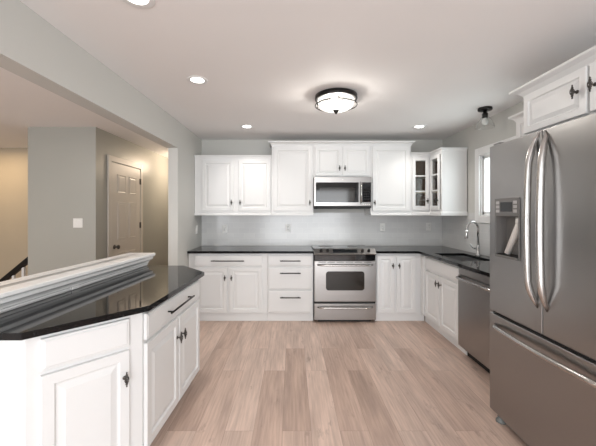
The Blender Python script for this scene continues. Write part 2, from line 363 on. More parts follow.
# ------------------------------------------------------------------ cabinet hardware and fronts
def make_knob(parent, x, z, m=None, h=0.072, y=0.0):
    mb = MB()
    mb.tube([(0, 0.0, 0), (0, -0.004, 0)], 0.010, 12); mb.tube([(0, -0.003, 0), (0, -0.026, 0)], 0.0045, 8)
    for k in range(6):   # bird-cage twisted wires
        pts = []
        for j in range(9):
            t = j/8; zz = (t-0.5)*h*0.56; r = 0.0100*math.sin(PI*t)**0.75; a = 2*PI*k/6+t*PI*0.9
            pts.append((r*math.cos(a), -0.028+r*math.sin(a), zz))
        mb.tube(pts, 0.0020, 5)
    for s in (-1, 1):
        mb.lathe([(0.0, -0.006), (0.005, -0.004), (0.0068, 0), (0.005, 0.004), (0.0, 0.006)], 8, Matrix.Translation((0, -0.028, s*h*0.30)), cap=False)
        mb.lathe([(0.0, -0.004), (0.0035, -0.002), (0.0045, 0.002), (0.003, 0.006), (0, 0.008)], 8, Matrix.Translation((0, -0.028, s*h*0.42)) @ (Matrix.Identity(4) if s > 0 else Matrix.Rotation(PI, 4, 'X')), cap=False)
    mb.tube([(0, -0.028, -h*0.45), (0, -0.028, h*0.45)], 0.003, 6)
    return mb.build('knob', M['knobmetal'], parent, (x, y, z))
def make_pull(parent, x, z, L):
    mb = MB().tube([(-L/2, -0.034, 0), (L/2, -0.034, 0)], 0.0062, 10)
    for s in (-1, 1): mb.tube([(s*(L/2-0.03), 0.0, 0), (s*(L/2-0.03), -0.034, 0)], 0.005, 8)
    return mb.build('bar_handle', M['black'], parent, (x, 0, z))
RP = [(0.0, 0.004), (0.003, 0.0), (0.046, 0.0), (0.050, 0.006), (0.054, 0.010), (0.060, 0.010), (0.085, 0.003), (0.088, 0.002)]
RPS = [(0.0, 0.004), (0.003, 0.0), (0.040, 0.0), (0.044, 0.006), (0.047, 0.009), (0.051, 0.009), (0.070, 0.003), (0.073, 0.002)]
DR = [(0.0, 0.006), (0.003, 0.003), (0.010, 0.0025), (0.015, 0.0)]
def door(parent, x0, x1, z0, z1, knob=None, kz=0.55, small=False):
    d = MB().rings(x1-x0, z1-z0, RPS if small else RP, 0.019).build('door', M['paint'], parent, (x0, 0, z0))
    if knob: make_knob(d, 0.026 if knob == 'l' else x1-x0-0.026, kz-z0)
    return d
def drawer(parent, x0, x1, z0, z1, L=0.2, pz=None, name='drawer'):
    d = MB().rings(x1-x0, z1-z0, DR, 0.019).build(name, M['paint'], parent, (x0, 0, z0))
    if L: make_pull(d, (x1-x0)/2, (pz-z0) if pz else (z1-z0)/2, L)
    return d
FZ = 0.02   # depth of a door in front of the face frame
def base_cab(label, loc, rz, w, depth=0.60, group=None, toe=0.05):
    t = thing('base_cabinet', label, 'cabinet', loc, rz, group)
    MB().box(0.0005, w-0.0005, FZ, depth, 0.10, 0.853).build('cabinet_body', M['paint'], t, bevel=0.0015)
    MB().box(0.0005, w-0.0005, FZ+toe, depth-0.02, 0, 0.0995).build('toe_kick', M['paint'], t)
    return t

YF = 4.03            # door plane of the back base run
# back run, left of the range
G1 = 'base cabinets under the black countertops'
c = base_cab('white two door base cabinet with one long drawer, against the left wall', (XL+0.002, YF, 0), 0, 0.988, 0.61, toe=0.016)
drawer(c, 0.075, 0.925, 0.695, 0.830, 0.41)
door(c, 0.075, 0.488, 0.113, 0.672, 'r'); door(c, 0.518, 0.925, 0.113, 0.672, 'l')
c = base_cab('white three drawer base cabinet immediately left of the stainless range', (-0.309, YF, 0), 0, 0.576, 0.61, toe=0.016)
drawer(c, 0.012, 0.565, 0.695, 0.830, 0.255)
drawer(c, 0.012, 0.565, 0.405, 0.672, 0.255, 0.610); drawer(c, 0.012, 0.565, 0.113, 0.388, 0.255, 0.307)
# right of the range
c = base_cab('white two door base cabinet without drawers, right of the stainless range', (1.046, YF, 0), 0, 0.573, 0.61, toe=0.016)
MB().box(0.5735, 0.620, FZ+0.016, 0.555, 0, 0.0995).build('toe_kick', M['paint'], c)
door(c, 0.015, 0.235, 0.113, 0.830, 'r', 0.70); door(c, 0.262, 0.50, 0.113, 0.830, 'l', 0.70)
# right run (front faces -x); local x runs from the corner toward the viewer
XF = 1.60
c = base_cab('narrow white corner filler cabinet beside the sink cabinet in the right corner', (XF, YF+FZ-0.0005, 0), -PI/2, 0.1415, 0.555)
MB().rings(0.095, 0.705, DR, 0.019).build('filler_panel', M['paint'], c, (0.03, 0, 0.125))
c = thing('base_cabinet', 'white sink base cabinet with false drawer front and two doors, left of the dishwasher', 'cabinet', (XF, 3.906, 0), -PI/2)
W = 0.818
bb = MB().box(0.0005, 0.018, FZ, 0.555, 0.10, 0.853).box(W-0.018, W-0.0005, FZ, 0.555, 0.10, 0.853).box(0.018, W-0.018, FZ, 0.555, 0.10, 0.118)
bb.box(0.018, W-0.018, 0.54, 0.555, 0.118, 0.853).box(0.018, W-0.018, FZ, FZ+0.018, 0.118, 0.853)
bb.build('cabinet_body', M['paint'], c)
MB().box(0.0005, W-0.0005, FZ+0.05, 0.53, 0, 0.10).build('toe_kick', M['paint'], c)
drawer(c, 0.02, W-0.02, 0.695, 0.830, 0, name='false_drawer_front')
door(c, 0.02, 0.392, 0.125, 0.672, 'r', 0.585); door(c, 0.414, W-0.02, 0.125, 0.672, 'l', 0.585)
# filler between dishwasher and fridge
c = base_cab('narrow white filler cabinet between the dishwasher and the refrigerator', (XF, 2.480, 0), -PI/2, 0.26, 0.555)
MB().rings(0.22, 0.705, DR, 0.019).build('filler_panel', M['paint'], c, (0.02, 0, 0.125))

# ------------------------------------------------------------------ countertops
CT, CB = 0.885, 0.855
cl = MB().box(XL+0.003, 0.2695, 4.0, YB-0.011, CB, CT).build('countertop', M['granite'], bevel=0.0025)
tag(cl, 'black granite countertop left of the range along the back wall', 'countertop')
SX0, SX1, SY0, SY1 = 1.67, 2.02, 3.20, 3.80
us = [1.044, 1.565, SX0, SX1, XR-0.011]; vs_ = [2.215, SY0, SY1, 4.0, YB-0.011]
holes = {(0, 0), (0, 1), (0, 2), (2, 1)}
cr = slab(us, vs_, holes, CB, CT, 'xy').build('countertop', M['granite'], bevel=0.0025)
tag(cr, 'black granite L shaped countertop with the sink, right of the range', 'countertop')
# island / peninsula
def inset(poly, d):
    n = len(poly); out = []
    for i in range(n):
        p = Vector(poly[i]); a = (p-Vector(poly[i-1])).normalized(); b = (Vector(poly[(i+1) % n])-p).normalized()
        na = Vector((-a.y, a.x)); nb = Vector((-b.y, b.x)); m_ = (na+nb)/(1+na.dot(nb)); q = p+m_*d; out.append((q.x, q.y))
    return out
contact = lambda y, off=0.0: (near.x+(y-near.y)*(far.x-near.x)/(far.y-near.y)+off, y)
CP = [contact(1.292, 0.0012), (-1.084, 1.292), (-0.740, 1.676), (-0.708, 2.61), (-0.98, 2.93), contact(2.93, 0.0012)]
ic = MB().prism(CP, CB, CT).build('peninsula_countertop', M['granite'], bevel=0.0025)
tag(ic, 'black granite peninsula countertop with clipped corners in front of the white ledge', 'countertop')
B = inset(CP, 0.045); T_ = inset(CP, 0.10); Fq = inset(CP, 0.025)
B[0] = contact(B[0][1], 0.002); B[5] = contact(B[5][1], 0.002)
mid = (-1.30, 1.95)
pc = thing('peninsula_cabinet', 'white peninsula base cabinet facing the floor aisle, long drawer over two doors', 'cabinet', (Fq[2][0], Fq[2][1], 0), math.atan2(Fq[3][1]-Fq[2][1], Fq[3][0]-Fq[2][0]))
def rel(o, pts):
    mi = (Matrix.Translation(o.location) @ Matrix.Rotation(o.rotation_euler.z, 4, 'Z')).inverted()
    return [tuple((mi @ Vector((p[0], p[1], 0)))[:2]) for p in pts]
MB().prism(rel(pc, [B[2], B[3], B[4], B[5], mid]), 0.10, 0.854).build('cabinet_body', M['paint'], pc)
MB().prism(rel(pc, [T_[2], T_[3], T_[4], (-1.25, 2.8), mid]), 0.0, 0.0995).build('toe_kick', M['paint'], pc)
Lw = (Vector(Fq[3])-Vector(Fq[2])).length
drawer(pc, 0.02, Lw-0.03, 0.695, 0.832, 0.40)
door(pc, 0.02, Lw/2-0.008, 0.115, 0.675, 'r'); door(pc, Lw/2+0.012, Lw-0.03, 0.115, 0.675, 'l')
# corner cabinet (angled face)
pa = thing('peninsula_cabinet', 'white angled corner base cabinet at the near end of the peninsula, nearest the viewer', 'cabinet', (Fq[1][0], Fq[1][1], 0), math.atan2(Fq[2][1]-Fq[1][1], Fq[2][0]-Fq[1][0]))
g2 = 0.0006
MB().prism(rel(pa, [B[0], B[1], (B[2][0]-g2, B[2][1]-g2), (mid[0]-g2, mid[1]-g2)]), 0.10, 0.854).build('cabinet_body', M['paint'], pa)
MB().prism(rel(pa, [(-1.36, T_[1][1]), T_[1], (T_[2][0]-g2, T_[2][1]-g2), (mid[0]-g2, mid[1]-g2)]), 0.0, 0.0995).build('toe_kick', M['paint'], pa)
La = (Vector(Fq[2])-Vector(Fq[1])).length
drawer(pa, 0.058, La-0.078, 0.695, 0.832, 0)
door(pa, 0.058, La-0.078, 0.115, 0.675, 'r', 0.545)
# scribe strip under the counter
# ------------------------------------------------------------------ wall cabinets
YU = 4.29
def crown(parent, path, z0, z1, out, name='crown_moulding'):
    h = z1-z0
    pr = [(-0.012, z0), (0.004, z0), (0.006, z0+h*0.15), (out*0.25, z0+h*0.32), (out*0.45, z0+h*0.55), (out*0.8, z0+h*0.68), (out*0.95, z0+h*0.75), (out, z0+h*0.8), (out, z1), (-0.012, z1)]
    return MB().sweep(path, pr).build(name, M['paint'], parent)
def wall_cab(label, x0, x1, z0, z1, y=YU, group=None, rail=True, mw=False):
    t = thing('wall_cabinet', label, 'cabinet', (x0, y, z0), 0, group); w_ = x1-x0
    MB().box(0.0005, w_-0.0005, FZ, YB-0.001-y if mw else YB-0.0115-y, 0, z1-z0).build('cabinet_body', M['paint'], t, bevel=0.001)
    if rail: MB().sweep([(0.0005, FZ), (w_-0.0005, FZ)], [(-0.012, -0.0), (-0.012, 0.0+0.012), (0.0, 0.03), (0.012, 0.026), (0.018, 0.012), (0.018, 0.0)]).build('bottom_rail', M['paint'], t)
    return t
BZ = 1.325
def up_door(t, x0, x1, z0, z1, knob, kz, small=False):
    ox, oy, oz = t.location; return door(t, x0-ox, x1-ox, z0-oz, z1-oz, knob, kz-oz, small)
c = wall_cab('white two door wall cabinet with a lower top, against the left wall', XL+0.002, -0.272, BZ, 2.09)
up_door(c, -1.195, -0.775, 1.385, 2.065, 'r', 1.495); up_door(c, -0.712, -0.290, 1.385, 2.065, 'l', 1.495)
crown(c, [(0.001, FZ), (1.0255, FZ)], 0.765, 0.802, 0.022)
c = wall_cab('tall white single door wall cabinet hung left of the microwave', -0.27, 0.285, BZ, 2.26)
up_door(c, -0.245, 0.262, 1.385, 2.235, 'r', 1.495)
crown(c, [(0.0, YB-0.012-YU), (0.0, FZ), (0.5545, FZ)], 0.925, 0.985, 0.045)
c = wall_cab('short white two door wall cabinet above the microwave', 0.286, 1.044, 1.832, 2.26, rail=False, mw=True)
up_door(c, 0.305, 0.655, 1.85, 2.235, 'r', 1.95, True); up_door(c, 0.675, 1.028, 1.85, 2.235, 'l', 1.95, True)
crown(c, [(0.0005, FZ), (0.7575, FZ)], 0.418, 0.478, 0.045)
c = wall_cab('tall white single door wall cabinet hung right of the microwave', 1.045, 1.585, BZ, 2.26)
up_door(c, 1.07, 1.56, 1.385, 2.235, 'l', 1.495)
crown(c, [(0.0005, FZ), (0.54, FZ), (0.54, YB-0.012-YU)], 0.925, 0.985, 0.045)

# L-shaped corner cabinet with two glass doors (hollow)
gc = thing('corner_glass_cabinet', 'white corner wall cabinet with two divided glass doors and dark brown inside', 'cabinet', (1.586, YU+FZ, BZ))
GX1 = XR-0.0115-1.586; GXM = 1.85-1.586; GY1 = YB-0.0115-(YU+FZ); GYN = 3.985-(YU+FZ); GH = 2.125-BZ
Lp = [(0.0, 0.0), (GXM, 0.0), (GXM, GYN), (GX1, GYN), (GX1, GY1), (0.0, GY1)]
top = MB().prism(Lp, 0, 0.078).prism(Lp, GH-0.03, GH)
top.box(0, 0.018, 0, GY1, 0.078, GH-0.03).box(GXM, GX1, GYN, GYN+0.018, 0.078, GH-0.03)
top.box(0.018, GX1, GY1-0.01, GY1, 0.078, GH-0.03).box(GX1-0.01, GX1, GYN+0.018, GY1-0.01, 0.078, GH-0.03)
# face frames
top.box(0.018, 0.03, 0, 0.018, 0.078, GH-0.03).box(GXM-0.03, GXM, 0, 0.018, 0.078, GH-0.03).box(GXM, GXM+0.018, -0.03, 0.0, 0.078, GH-0.03).box(GXM, GXM+0.018, GYN+0.018, GYN+0.03, 0.078, GH-0.03)
top.build('cabinet_body', M['paint'], gc)
li = MB().box(0.0185, GX1-0.011, GY1-0.014, GY1-0.0105, 0.0785, GH-0.031).box(GX1-0.014, GX1-0.0105, GYN+0.019, GY1-0.0145, 0.0785, GH-0.031)
li.box(0.0185, 0.022, 0.019, GY1-0.0145, 0.0785, GH-0.031).box(0.0225, GX1-0.0145, 0.032, GY1-0.0145, 0.0785, 0.081).box(GXM+0.019, GX1-0.0145, GYN+0.019, 0.032, 0.0785, 0.081).box(GXM+0.019, GX1-0.0145, GYN+0.0185, GYN+0.022, 0.0815, GH-0.031)
li.build('lining', M['cabinside'], gc)
for z in (0.30, 0.52):
    MB().prism([(0.024, 0.035), (GXM+0.02, 0.035), (GXM+0.02, GYN+0.04), (GX1-0.016, GYN+0.04), (GX1-0.016, GY1-0.016), (0.024, GY1-0.016)], z, z+0.018).build('shelf', M['shelfwood'], gc)
def glass_door(parent, w_, h_, loc, rz, knobx):
    f = MB(); s_ = 0.044
    f.box(0, s_, 0, 0.019, 0, h_).box(w_-s_, w_, 0, 0.019, 0, h_).box(s_, w_-s_, 0, 0.019, 0, s_+0.01).box(s_, w_-s_, 0, 0.019, h_-s_, h_)
    for k in (1, 2):
        z = s_+(h_-2*s_)*k/3; f.box(s_, w_-s_, 0.002, 0.017, z-0.009, z+0.009)
    d = f.build('glass_door', M['paint'], parent, loc, (0, 0, rz), bevel=0.002)
    MB().box(s_-0.004, w_-s_+0.004, 0.009, 0.012, s_-0.004, h_-s_+0.004).build('glass_pane', M['glass'], d)
    make_knob(d, knobx, 0.12)
    return d
glass_door(gc, 0.222, 0.70, (0.012, -FZ, 0.072), 0, 0.196)
glass_door(gc, 0.262, 0.70, (GXM-FZ, -0.024, 0.072), -PI/2, 0.236)
crown(gc, [(0.0, 0.0), (GXM, 0.0), (GXM, GYN), (GX1, GYN)], GH-0.01, GH+0.038, 0.022)
MB().sweep([(0.0, 0.0), (GXM, 0.0), (GXM, GYN), (GX1, GYN)], [(-0.002, 0), (-0.002, 0.05), (0.012, 0.046), (0.018, 0.03), (0.018, 0.0)]).build('bottom_rail', M['paint'], gc)

# cabinet over the refrigerator and the one between it and the window (fronts face -x)
def side_cab(label, x, yfar, yn, z0, z1, co, ch):
    t = thing('wall_cabinet', label, 'cabinet', (x, yfar, z0), -PI/2); w_ = yfar-yn; d = XR-0.001-x
    MB().box(0.0, w_, FZ, d, 0, z1-z0).build('cabinet_body', M['paint'], t, bevel=0.001)
    return t, w_, d
c, w_, d_ = side_cab('white two door wall cabinet mounted above the stainless refrigerator', 1.53, 2.155, 1.225, 1.87, 2.14, 0, 0)
for a, b, k in ((0.018, 0.475, 'r'), (0.492, 0.915, 'l')):
    dd = MB().rings(b-a, 0.247, RPS, 0.019).build('door', M['paint'], c, (a, 0, 0.014)); make_knob(dd, b-a-0.052 if k == 'r' else 0.034, 0.13, h=0.074)
crown(c, [(0.0, d_-0.001), (0.0, FZ), (w_, FZ)], 0.262, 0.318, 0.062)
c, w_, d_ = side_cab('narrow white wall cabinet behind the refrigerator beside the window', 1.84, 2.67, 2.157, BZ+0.036, 2.14, 0, 0)
dd = MB().rings(w_-0.03, 0.75, RP, 0.019).build('door', M['paint'], c, (0.015, 0, 0.015)); make_knob(dd, 0.03, 0.09)
crown(c, [(0.0, d_-0.001), (0.0, FZ), (w_-0.002, FZ)], 0.742, 0.805, 0.045)

# ------------------------------------------------------------------ range
rg = thing('range', 'stainless steel slide in range with black glass cooktop and oven window', 'stove', (0.275, 3.985, 0))
RW = 0.762
MB().box(0.002, RW-0.002, 0.045, 0.645, 0.03, 0.865).build('range_body', M['dark'], rg)
MB().box(0.05, RW-0.05, 0.06, 0.6, 0.0, 0.03).build('base_plinth', M['dark'], rg)
MB().prism([(0.0, 0.06), (RW, 0.06), (RW, 0.653), (0.0, 0.653)], 0.887, 0.897).build('cooktop', M['blackglass'], rg, bevel=0.003)
MB().box(0.004, RW-0.004, 0.066, 0.643, 0.865, 0.887).build('cooktop_rim', M['steel'], rg)
for (bx, by, br) in ((0.19, 0.2, 0.085), (0.57, 0.2, 0.10), (0.19, 0.47, 0.10), (0.57, 0.47, 0.085)):
    MB().lathe([(br-0.002, 0), (br, 0), (br, 0.0006), (br-0.002, 0.0006)], 40).build('burner_ring', M['greyplastic'], rg, (bx, by, 0.8972))
# sloped control panel
prof = [(0.0, 0.840), (-0.022, 0.848), (-0.026, 0.856), (0.060, 0.912), (0.075, 0.912), (0.075, 0.899), (0.055, 0.87)]
cpn = MB(); V = [(x, y, z) for x in (-0.002, RW+0.002) for y, z in prof]; n_ = len(prof)
cpn.add(V, [list(range(n_)), list(range(n_, 2*n_))[::-1]]+[(i, (i+1) % n_, n_+(i+1) % n_, n_+i) for i in range(n_)])
cp_ = cpn.build('control_panel', M['steel'], rg, bevel=0.002)
mt = Vector((0, 0.017, 0.8842))
Rm = Matrix.Rotation(math.atan2(0.056, 0.086), 4, 'X')
for kx in (0.085, 0.165, RW-0.165, RW-0.085):
    MB().lathe([(0.021, 0), (0.021, 0.006), (0.016, 0.010), (0.014, 0.026), (0.0, 0.027)], 20, Matrix.Translation(mt+Vector((kx, 0, 0))) @ Rm).build('burner_knob', M['black'], cp_)
MB().box(-0.15, 0.15, -0.030, 0.030, 0.0, 0.003, Matrix.Translation(mt+Vector((RW/2, 0, 0))) @ Rm).build('display', M['screen'], cp_)
MB().box(0.006, RW-0.006, 0.006, 0.045, 0.768, 0.842).build('vent_band', M['blackglass'], rg)
od = MB().box(0, RW, 0.0, 0.044, 0.262, 0.765).build('oven_door', M['steel'], rg, bevel=0.006)
def rrect(w_, h_, r, n=6):
    pts = []
    for cx, cy, a0 in ((w_/2-r, h_/2-r, 0), (-w_/2+r, h_/2-r, PI/2), (-w_/2+r, -h_/2+r, PI), (w_/2-r, -h_/2+r, 1.5*PI)):
        for k in range(n+1): a = a0+PI/2*k/n; pts.append((cx+r*math.cos(a), cy+r*math.sin(a)))
    return pts
def plate(w_, h_, r, t): # rounded plate in xz, front at -y
    return MB().add(*(lambda P: ([(p[0], -t, p[1]) for p in P]+[(p[0], 0, p[1]) for p in P],
        [list(range(len(P))), list(range(len(P), 2*len(P)))[::-1]]+[(i, (i+1) % len(P), len(P)+(i+1) % len(P), len(P)+i) for i in range(len(P))]))(rrect(w_, h_, r)))
plate(0.475, 0.235, 0.035, 0.002).build('oven_window', M['ovenglass'], od, (RW/2, 0, 0.52))
vm = MB()
for k in range(6): vm.box(0.05+k*0.112, 0.05+k*0.112+0.095, -0.0015, 0.002, 0.747, 0.755)
vm.build('vent_slots', M['dark'], od)
def bow_handle(parent, name, x0, x1, z, out, r, mat_, sag=0.0, y=0.0):
    pts = []
    n = 16
    for k in range(n+1):
        t = k/n; e = min(t, 1-t)/0.07; o = out*(math.sin(min(e, 1)*PI/2))
        pts.append((x0+(x1-x0)*t, y-o-0.10*out*math.sin(PI*t), z-sag*math.sin(PI*t)))
    return MB().tube(pts, r, 10).build(name, mat_, parent)
bow_handle(od, 'oven_handle', 0.045, RW-0.045, 0.718, 0.045, 0.011, M['handlesteel'], 0.0)
MB().box(0.004, RW-0.004, 0.012, 0.045, 0.238, 0.262).build('gap_strip', M['dark'], rg)
wd = MB().box(0, RW, 0.0, 0.044, 0.035, 0.238).build('warming_drawer', M['steel'], rg, bevel=0.006)
bow_handle(wd, 'drawer_handle', 0.045, RW-0.045, 0.195, 0.038, 0.010, M['handlesteel'], 0.0)

# ------------------------------------------------------------------ microwave
mw = thing('microwave', 'stainless over the range microwave with black window under the short cabinet', 'microwave', (0.2865, 4.225, 1.412))
MWW = 0.757
MB().box(0, MWW, 0.03, YB-0.012-4.225, 0.012, 0.418).build('case', M['dark'], mw, bevel=0.002)
fr = MB().box(0, MWW, 0.0, 0.03, 0.035, 0.418).build('front_frame', M['steel'], mw, bevel=0.005)
MB().box(0.02, MWW-0.02, 0.012, 0.3, 0.0, 0.012).build('vent_grille', M['dark'], mw)
dd = MB().box(0.025, 0.585, -0.012, -0.0002, 0.085, 0.345).build('door', M['blackglass'], mw, bevel=0.003)
MB().box(0.075, 0.53, -0.014, -0.012, 0.10, 0.275).build('window', M['ovenglass'], dd)
MB().tube([(0.612, 0.0, 0.075), (0.612, -0.035, 0.085), (0.612, -0.042, 0.20), (0.612, -0.035, 0.335), (0.612, 0.0, 0.345)], 0.0095, 10).build('door_handle', M['handlesteel'], mw)
kp = MB().box(0.632, MWW-0.012, -0.004, -0.0002, 0.085, 0.345).build('keypad', M['blackglass'], mw)
for r_ in range(4):
    for q in range(3): MB().box(0.65+q*0.028, 0.668+q*0.028, -0.0048, -0.004, 0.12+r_*0.033, 0.135+r_*0.033).build('key', M['dark'], kp)
MB().box(0.655, 0.725, -0.0048, -0.004, 0.295, 0.325).build('clock_display', M['screen'], kp)
for q in range(4): MB().box(0.640+q*0.026, 0.650+q*0.026, -0.003, -0.0002, 0.052, 0.062).build('button', M['plastic'], mw)
MB().lathe([(0.008, 0), (0.008, 0.002)], 16, Matrix.Translation((0.378, 0, 0.383)) @ Matrix.Rotation(PI/2, 4, 'X')).build('round_emblem', M['button'], mw)

# ------------------------------------------------------------------ dishwasher
dw = thing('dishwasher', 'stainless dishwasher with bar handle between the sink cabinet and the refrigerator', 'dishwasher', (1.585, 3.087, 0), -PI/2)
MB().box(0.004, 0.600, 0.03, 0.56, 0.10, 0.852).build('tub_case', M['dark'], dw)
MB().box(0.004, 0.600, 0.09, 0.55, 0.0, 0.10).build('toe_kick', M['dark'], dw)
df = MB().box(0.003, 0.601, 0.0, 0.0295, 0.105, 0.775).build('door', M['steel'], dw, bevel=0.004)
MB().box(0.003, 0.601, 0.006, 0.0295, 0.779, 0.845).build('control_strip', M['steel'], dw, bevel=0.003)
bow_handle(df, 'door_handle', 0.03, 0.584, 0.757, 0.042, 0.0115, M['handlesteel'])

# ------------------------------------------------------------------ refrigerator
fg = thing('refrigerator', 'large stainless french door refrigerator with ice dispenser on the right', 'refrigerator', (1.32, 2.160, 0), -PI/2)
FW = 0.91
MB().box(0.006, FW-0.006, 0.075, 0.83, 0.03, 1.80).build('case', M['greyplastic'], fg, bevel=0.004)
def curved_front(x0, x1, z0, z1, t=0.07, holes=None, bul=0.012):
    # slightly bowed door with rounded vertical edges, front at y ~ 0
    n = 12; P = []
    for k in range(n+1):
        u = k/n; x = x0+(x1-x0)*u; g = (x-FW/2)/(FW/2); P.append((x, bul*(g*g)))
    r = 0.010
    P = [(x0, P[0][1]+r)]+[(x0+r*0.3, P[0][1]+r*0.3)]+[(x0+r, P[0][1])]+P[1:-1]+[(x1-r, P[-1][1])]+[(x1-r*0.3, P[-1][1]+r*0.3)]+[(x1, P[-1][1]+r)]+[(x1, t), (x0, t)]
    return P
def front_mesh(P, z0, z1):
    mb = MB().prism(P, z0, z1); return mb
# left door (far half) with the dispenser recess
DX0, DX1, DZ0, DZ1 = 0.065, 0.292, 1.085, 1.455
RZ1 = 1.345
ld = slab([0.0, DX0+0.008, DX1-0.008, 0.4525], [0.722, DZ0+0.012, RZ1, 1.805], {(1, 1)}, 0.0, 0.07, 'xz')
ldo = ld.build('door', M['fridgesteel'], fg, bevel=0.006)
rdo = MB().box(0.4575, FW, 0.0, 0.07, 0.722, 1.805).build('door', M['fridgesteel'], fg, bevel=0.006)
fz = MB().box(0.0, FW, 0.0, 0.07, 0.065, 0.705).build('freezer_drawer', M['fridgesteel'], fg, bevel=0.006)
MB().box(0.01, FW-0.01, 0.02, 0.074, 0.705, 0.722).build('door_gasket', M['dark'], fg)
MB().box(0.4525, 0.4575, 0.02, 0.07, 0.722, 1.80).build('centre_gasket', M['dark'], fg)
MB().box(0.02, FW-0.02, 0.05, 0.075, 0.015, 0.062).build('toe_grille', M['greyplastic'], fg)
for fx in (0.05, FW-0.05):
    MB().lathe([(0.03, 0), (0.03, 0.012), (0.02, 0.02), (0.02, 0.064)], 16).build('foot', M['rubber'], fg, (fx, 0.045, 0.0))
MB().box(0.01, 0.07, 0.02, 0.12, 1.805, 1.822).build('hinge_cover', M['greyplastic'], fg, bevel=0.004)
MB().box(FW-0.07, FW-0.01, 0.02, 0.12, 1.805, 1.822).build('hinge_cover', M['greyplastic'], fg, bevel=0.004)
dp = MB()
# bezel + control panel + recess liner (open box)
dp.box(DX0, DX1, -0.006, -0.0002, RZ1, DZ1)
dp.box(DX0, DX0+0.010, -0.006, -0.0002, DZ0, RZ1).box(DX1-0.010, DX1, -0.006, -0.0002, DZ0, RZ1).box(DX0+0.010, DX1-0.010, -0.010, -0.0002, DZ0, DZ0+0.014)
dsp = dp.build('dispenser', M['bezel'], ldo, bevel=0.002)
rc = MB(); a0, a1, b0, b1, dp_ = DX0+0.0085, DX1-0.0085, DZ0+0.0125, RZ1-0.0005, 0.066
rc.box(a0, a0+0.002, 0, dp_, b0, b1).box(a1-0.002, a1, 0, dp_, b0, b1).box(a0+0.002, a1-0.002, 0, dp_, b0, b0+0.002).box(a0+0.002, a1-0.002, 0, dp_, b1-0.002, b1).box(a0+0.002, a1-0.002, dp_-0.002, dp_, b0+0.002, b1-0.002)
rc.build('recess_liner', M['recess'], dsp)
MB().box(DX0+0.06, DX1-0.06, -0.008, -0.006, RZ1+0.028, DZ1-0.025).build('display', M['screen'], dsp)
for s_ in (DX0+0.018, DX1-0.048):
    for k in range(3): MB().box(s_, s_+0.030, -0.0085, -0.006, RZ1+0.022+k*0.026, RZ1+0.040+k*0.026).build('button', M['button'], dsp)
MB().tube([(DX1-0.045, 0.035, RZ1-0.012), (DX1-0.050, 0.030, RZ1-0.05), (DX1-0.14, 0.020, DZ0+0.03)], [0.026, 0.020, 0.018], 14).build('ice_chute', M['plastic'], dsp)
MB().lathe([(0.024, 0), (0.026, 0.01), (0.024, 0.03)], 16).build('chute_collar', M['plastic'], dsp, (DX1-0.047, 0.034, RZ1-0.045))
MB().box(a0+0.006, a1-0.006, 0.004, dp_-0.004, b0+0.002, b0+0.008).build('drip_tray', M['dark'], dsp)
# curved door handles
def fridge_handle(parent, xc, s):
    pts = []; rr = []
    n = 28
    for k in range(n+1):
        t = k/n; z = 0.855+(1.795-0.855)*t
        if t < 0.16: o = math.sin(t/0.16*PI/2)
        elif t > 0.80: o = math.cos((t-0.80)/0.20*PI/2)
        else: o = 1.0
        bow = 0.012*math.sin(PI*min(t/0.9, 1))
        x = xc+s*(0.012*o)-s*(0.012 if t > 0.97 else 0)
        pts.append((x, 0.004-(0.040+bow)*o, z)); rr.append(0.006+0.009*min(1, o*1.3))
    return MB().tube(pts, rr, 12, flat=(1.0, 1.25)).build('door_handle', M['handlesteel'], parent)
fridge_handle(ldo, 0.422, -1); fridge_handle(rdo, 0.488, 1)
pts = []; rr = []
for k in range(25):
    t = k/24; o = min(1, math.sin(min(min(t, 1-t)/0.10, 1)*PI/2)); pts.append((0.055+(FW-0.11)*t, 0.004-(0.036+0.022*math.sin(PI*t))*o, 0.640)); rr.append(0.007+0.007*o)
MB().tube(pts, rr, 12).build('freezer_handle', M['handlesteel'], fz)

# ------------------------------------------------------------------ sink and faucet
sk = MB(); e = 0.012
x0, x1, y0, y1, zt, zb = SX0-e, SX1+e, SY0-e, SY1+e, CB-0.0005, 0.67
sk.box(x0, x1, y0, y0+0.004, zb, zt).box(x0, x1, y1-0.004, y1, zb, zt).box(x0, x0+0.004, y0+0.004, y1-0.004, zb, zt).box(x1-0.004, x1, y0+0.004, y1-0.004, zb, zt).box(x0+0.004, x1-0.004, y0+0.004, y1-0.004, zb, zb+0.004)
sink = sk.build('sink', M['sinksteel']); tag(sink, 'stainless undermount sink set in the black countertop below the window', 'sink')
MB().lathe([(0.045, 0), (0.045, 0.003), (0.03, 0.003), (0.028, 0.001), (0, 0.001)], 24).build('drain', M['chrome'], sink, (1.84, 3.5, zb+0.0045))
fc = thing('faucet', 'chrome gooseneck pull down faucet behind the sink', 'faucet', (2.075, 3.60, CT+0.0005))
MB().lathe([(0.030, 0), (0.030, 0.006), (0.021, 0.012), (0.019, 0.10), (0.016, 0.12)], 20).build('base', M['chrome'], fc)
pts = [(0, 0, 0.10), (0, 0, 0.30)]
for k in range(1, 13): a = PI*k/12; pts.append((-0.062+0.062*math.cos(a), 0, 0.30+0.075*math.sin(a)))
pts.append((-0.126, 0, 0.28))
MB().tube(pts, 0.0125, 12).build('spout', M['chrome'], fc)
MB().tube([(-0.126, 0, 0.285), (-0.128, 0, 0.26), (-0.132, 0, 0.20), (-0.133, 0, 0.19)], [0.0135, 0.0165, 0.019, 0.016], 14).build('spray_head', M['chrome'], fc)
MB().tube([(0, 0.0, 0.075), (-0.045, 0.010, 0.080), (-0.055, 0.012, 0.088), (-0.078, 0.014, 0.130)], [0.011, 0.011, 0.008, 0.007], 10).build('lever', M['chrome'], fc)

